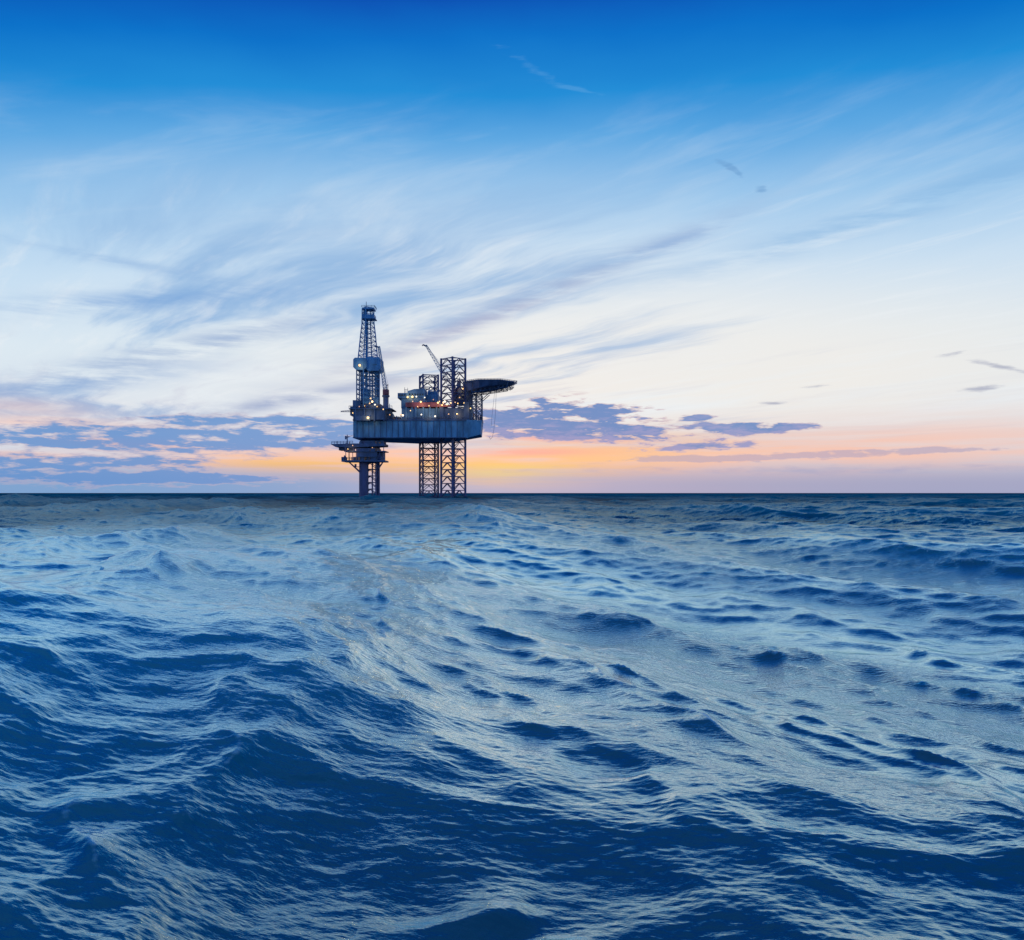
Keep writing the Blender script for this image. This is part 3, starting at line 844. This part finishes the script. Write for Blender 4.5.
for zx, zy, mt, s, Y in lamps:
    p = zp(zx, zy, Y)
    b = MB(); b.tube(p + Vector((0, -0.12, 0)), p + Vector((0, 0.15, 0)), s * 0.72, s * 0.6, n=10)
    lo = b.build('floodlight', M[mt], rig)
    b = MB(); b.tube(p + Vector((0, 0.16, 0)), p + Vector((0, 0.55, 0)), s * 0.52, s * 0.25, n=8); b.tube(p + Vector((0, 0.4, 0)), p + Vector((0, 0.5, -0.9)), 0.08, n=4)
    b.build('lamp_housing', M['steel'], lo)

for zx, zy, Y, P in ((220, 560, 394.5, 500), (240, 485, 396.5, 500), (182, 324, 396, 350), (415, 466, 402, 450), (462, 500, 399.8, 500), (541, 500, 399, 500), (575, 492, 398.5, 500), (380, 550, 398.5, 300), (500, 552, 398.5, 450), (630, 545, 398.5, 400), (650, 440, 412, 500), (690, 520, 399, 300), (140, 712, 396, 250)):
    pl = bpy.data.lights.new('flood_beam', 'POINT'); pl.energy = P * 0.5; pl.color = (1.0, 0.66, 0.30); pl.shadow_soft_size = 0.3
    po = bpy.data.objects.new('flood_beam', pl); COL.objects.link(po); po.location = zp(zx, zy, Y)
    po.parent = rig; po.matrix_parent_inverse = rig.matrix_world.inverted()

# ------------------------------------------------------------------ wellhead platform under the derrick
Yw = 404
wp = empty('wellhead_platform', (zp(201, 0, Yw).x, Yw, 0))
tag(wp, 'small dark wellhead platform on one thick column under the derrick end of the rig', 'platform')
b = MB(); p = zp(201, 0, Yw)
b.tube((p.x, Yw, SEABED), (p.x, Yw, zp(0, 672, Yw).z), 21.5 * mpp, n=24)
b.build('column', M['legsteel'], wp, smooth=False)
b = MB()
b.zbox(168, 262, 702, 742, 398.5, 12); b.zbox(262, 288, 716, 757, 401, 8); b.zbox(152, 262, 742, 759, 399.5, 9)
b.zbox(98, 296, 757, 764, 398, 13); b.zbox(110, 298, 714, 718, 397.8, 12)
b.zbox(98, 116, 742, 757, 399, 4); b.zbox(183, 292, 668, 686, 402, 8)
mod = b.build('deck_module', M['steel'], wp)
b = MB()
q = [zp(50, 684, 399), zp(128, 681, 399), zp(296, 681, 399), zp(296, 692, 399), zp(140, 700, 399), zp(72, 697, 399)]
b.prism([(v.x, 398.0, v.z) for v in q][::-1], [(v.x, 411.0, v.z) for v in q][::-1])
b.zbox(86, 150, 700.2, 712, 401, 6)
upper = b.build('upper_deck', M['steel'], wp)
b = MB()
p0, p1 = zp(52, 684, 398), zp(150, 681, 398)
rail(b, [(p0.x, 398.2, p0.z), (p1.x, 398.2, p1.z)], 1.2, 1.3, 0.09)
b.build('guard_rail', M['steel'], upper); b = MB()
p0, p1 = zp(110, 714, 398), zp(150, 714, 398); rail(b, [(p0.x, 398, p0.z), (p1.x, 398, p1.z)], 1.2, 1.3, 0.08)
b.build('guard_rail', M['steel'], mod); b = MB()
p0, p1 = zp(98, 757, 398), zp(150, 757, 398); rail(b, [(p0.x, 398.2, p0.z), (p1.x, 398.2, p1.z)], 1.3, 1.3, 0.08)
b.build('guard_rail', M['steel'], mod)
b = MB()
b.tube(zp(125, 682, 400), zp(125, 640, 400), 0.3, 0.18, n=6); b.tube(zp(116, 652, 400), zp(134, 650, 400), 0.3, n=6); b.tube(zp(125, 652, 400), zp(149, 644, 400), 0.1, n=5)
b.tube(zp(118, 662, 400), zp(118, 646, 400), 0.4, n=6)
b.build('davit', M['steel'], wp)
for (s_, e_) in (((130, 763), (184, 812)), ((291, 763), (268, 795))):
    for yy in (400.5, 406.5):
        b = MB(); b.tube(zp(*s_, yy), Vector((zp(*e_, 404).x, 404 + (yy - 404) * .5, zp(*e_, 404).z)), 0.28, n=7); b.build('strut', M['legsteel'], wp)
b = MB(); b.tube(zp(163, 775, 402), zp(163, 788, 402), 0.5, n=8); b.tube(zp(160, 788, 402), zp(184, 788, 402), 0.16, n=5); b.build('landing', M['steel'], wp)
for zx in (240, 256):
    b = MB(); b.tube(Vector((zp(zx, 0, 406).x, 406, SEABED)), Vector((zp(zx, 0, 406).x, 406, zp(0, 690, 406).z)), 0.34, n=8); b.build('conductor', M['legsteel'], wp)

random.seed(31)
clutter(16, 104, 280, 757, 397.6, 399, 26, wp, ('steel', 'rust', 'legsteel'))
clutter(14, 70, 290, 683, 397.8, 404, 12, wp, ('steel', 'rust', 'legsteel'))
clutter(8, 110, 290, 714, 397.2, 398.3, 12, wp, ('steel', 'rust', 'legsteel'))
for zx in (118, 134, 150, 166, 274, 292):
    b = MB(); b.tube(zp(zx, 757, 398.6), zp(zx, 692, 398.6), 0.16, n=6); b.build('post', M['legsteel'], wp)
b = MB(); p0, p1 = zp(262, 757, 398), zp(297, 757, 398); rail(b, [(p0.x, 398.2, p0.z), (p1.x, 398.2, p1.z)], 1.3, 1.2, 0.08); b.build('guard_rail', M['steel'], mod)

# loose things
b = MB()
pts = [zp(808, 440, 396), zp(806, 500, 396), zp(803, 560, 396), zp(797, 620, 396), zp(790, 652, 396), zp(781, 662, 396), zp(776, 650, 396)]
b.path(pts, 0.07, 5)
o = b.build('hanging_hose', M['steel']); tag(o, 'longer thin hose hanging from the helideck edge and curling at its end', 'hose')
b = MB()
pts = [zp(801, 442, 397), zp(795, 500, 397), zp(788, 560, 397), zp(786, 600, 397)]
b.path(pts, 0.06, 5)
o = b.build('hanging_hose', M['steel']); tag(o, 'shorter straight thin hose hanging under the helideck nearer the support tower', 'hose')

# ------------------------------------------------------------------ camera and render
cam = bpy.data.cameras.new('camera'); co_ = bpy.data.objects.new('camera', cam); COL.objects.link(co_)
cam.sensor_width = 36; cam.sensor_fit = 'HORIZONTAL'; cam.lens = FPX / 1024 * 36
co_.location = (0, 0, H_CAM); co_.rotation_euler = (math.pi / 2, 0, 0)
cam.shift_y = (HORIZON - 470) / 1024
cam.clip_end = 200000; cam.clip_start = 0.1
scene.camera = co_
scene.render.engine = 'CYCLES'
scene.cycles.max_bounces = 4; scene.cycles.diffuse_bounces = 1; scene.cycles.glossy_bounces = 2
scene.view_settings.view_transform = 'Standard'; scene.view_settings.look = 'None'
scene.view_settings.exposure = 0; scene.view_settings.gamma = 1
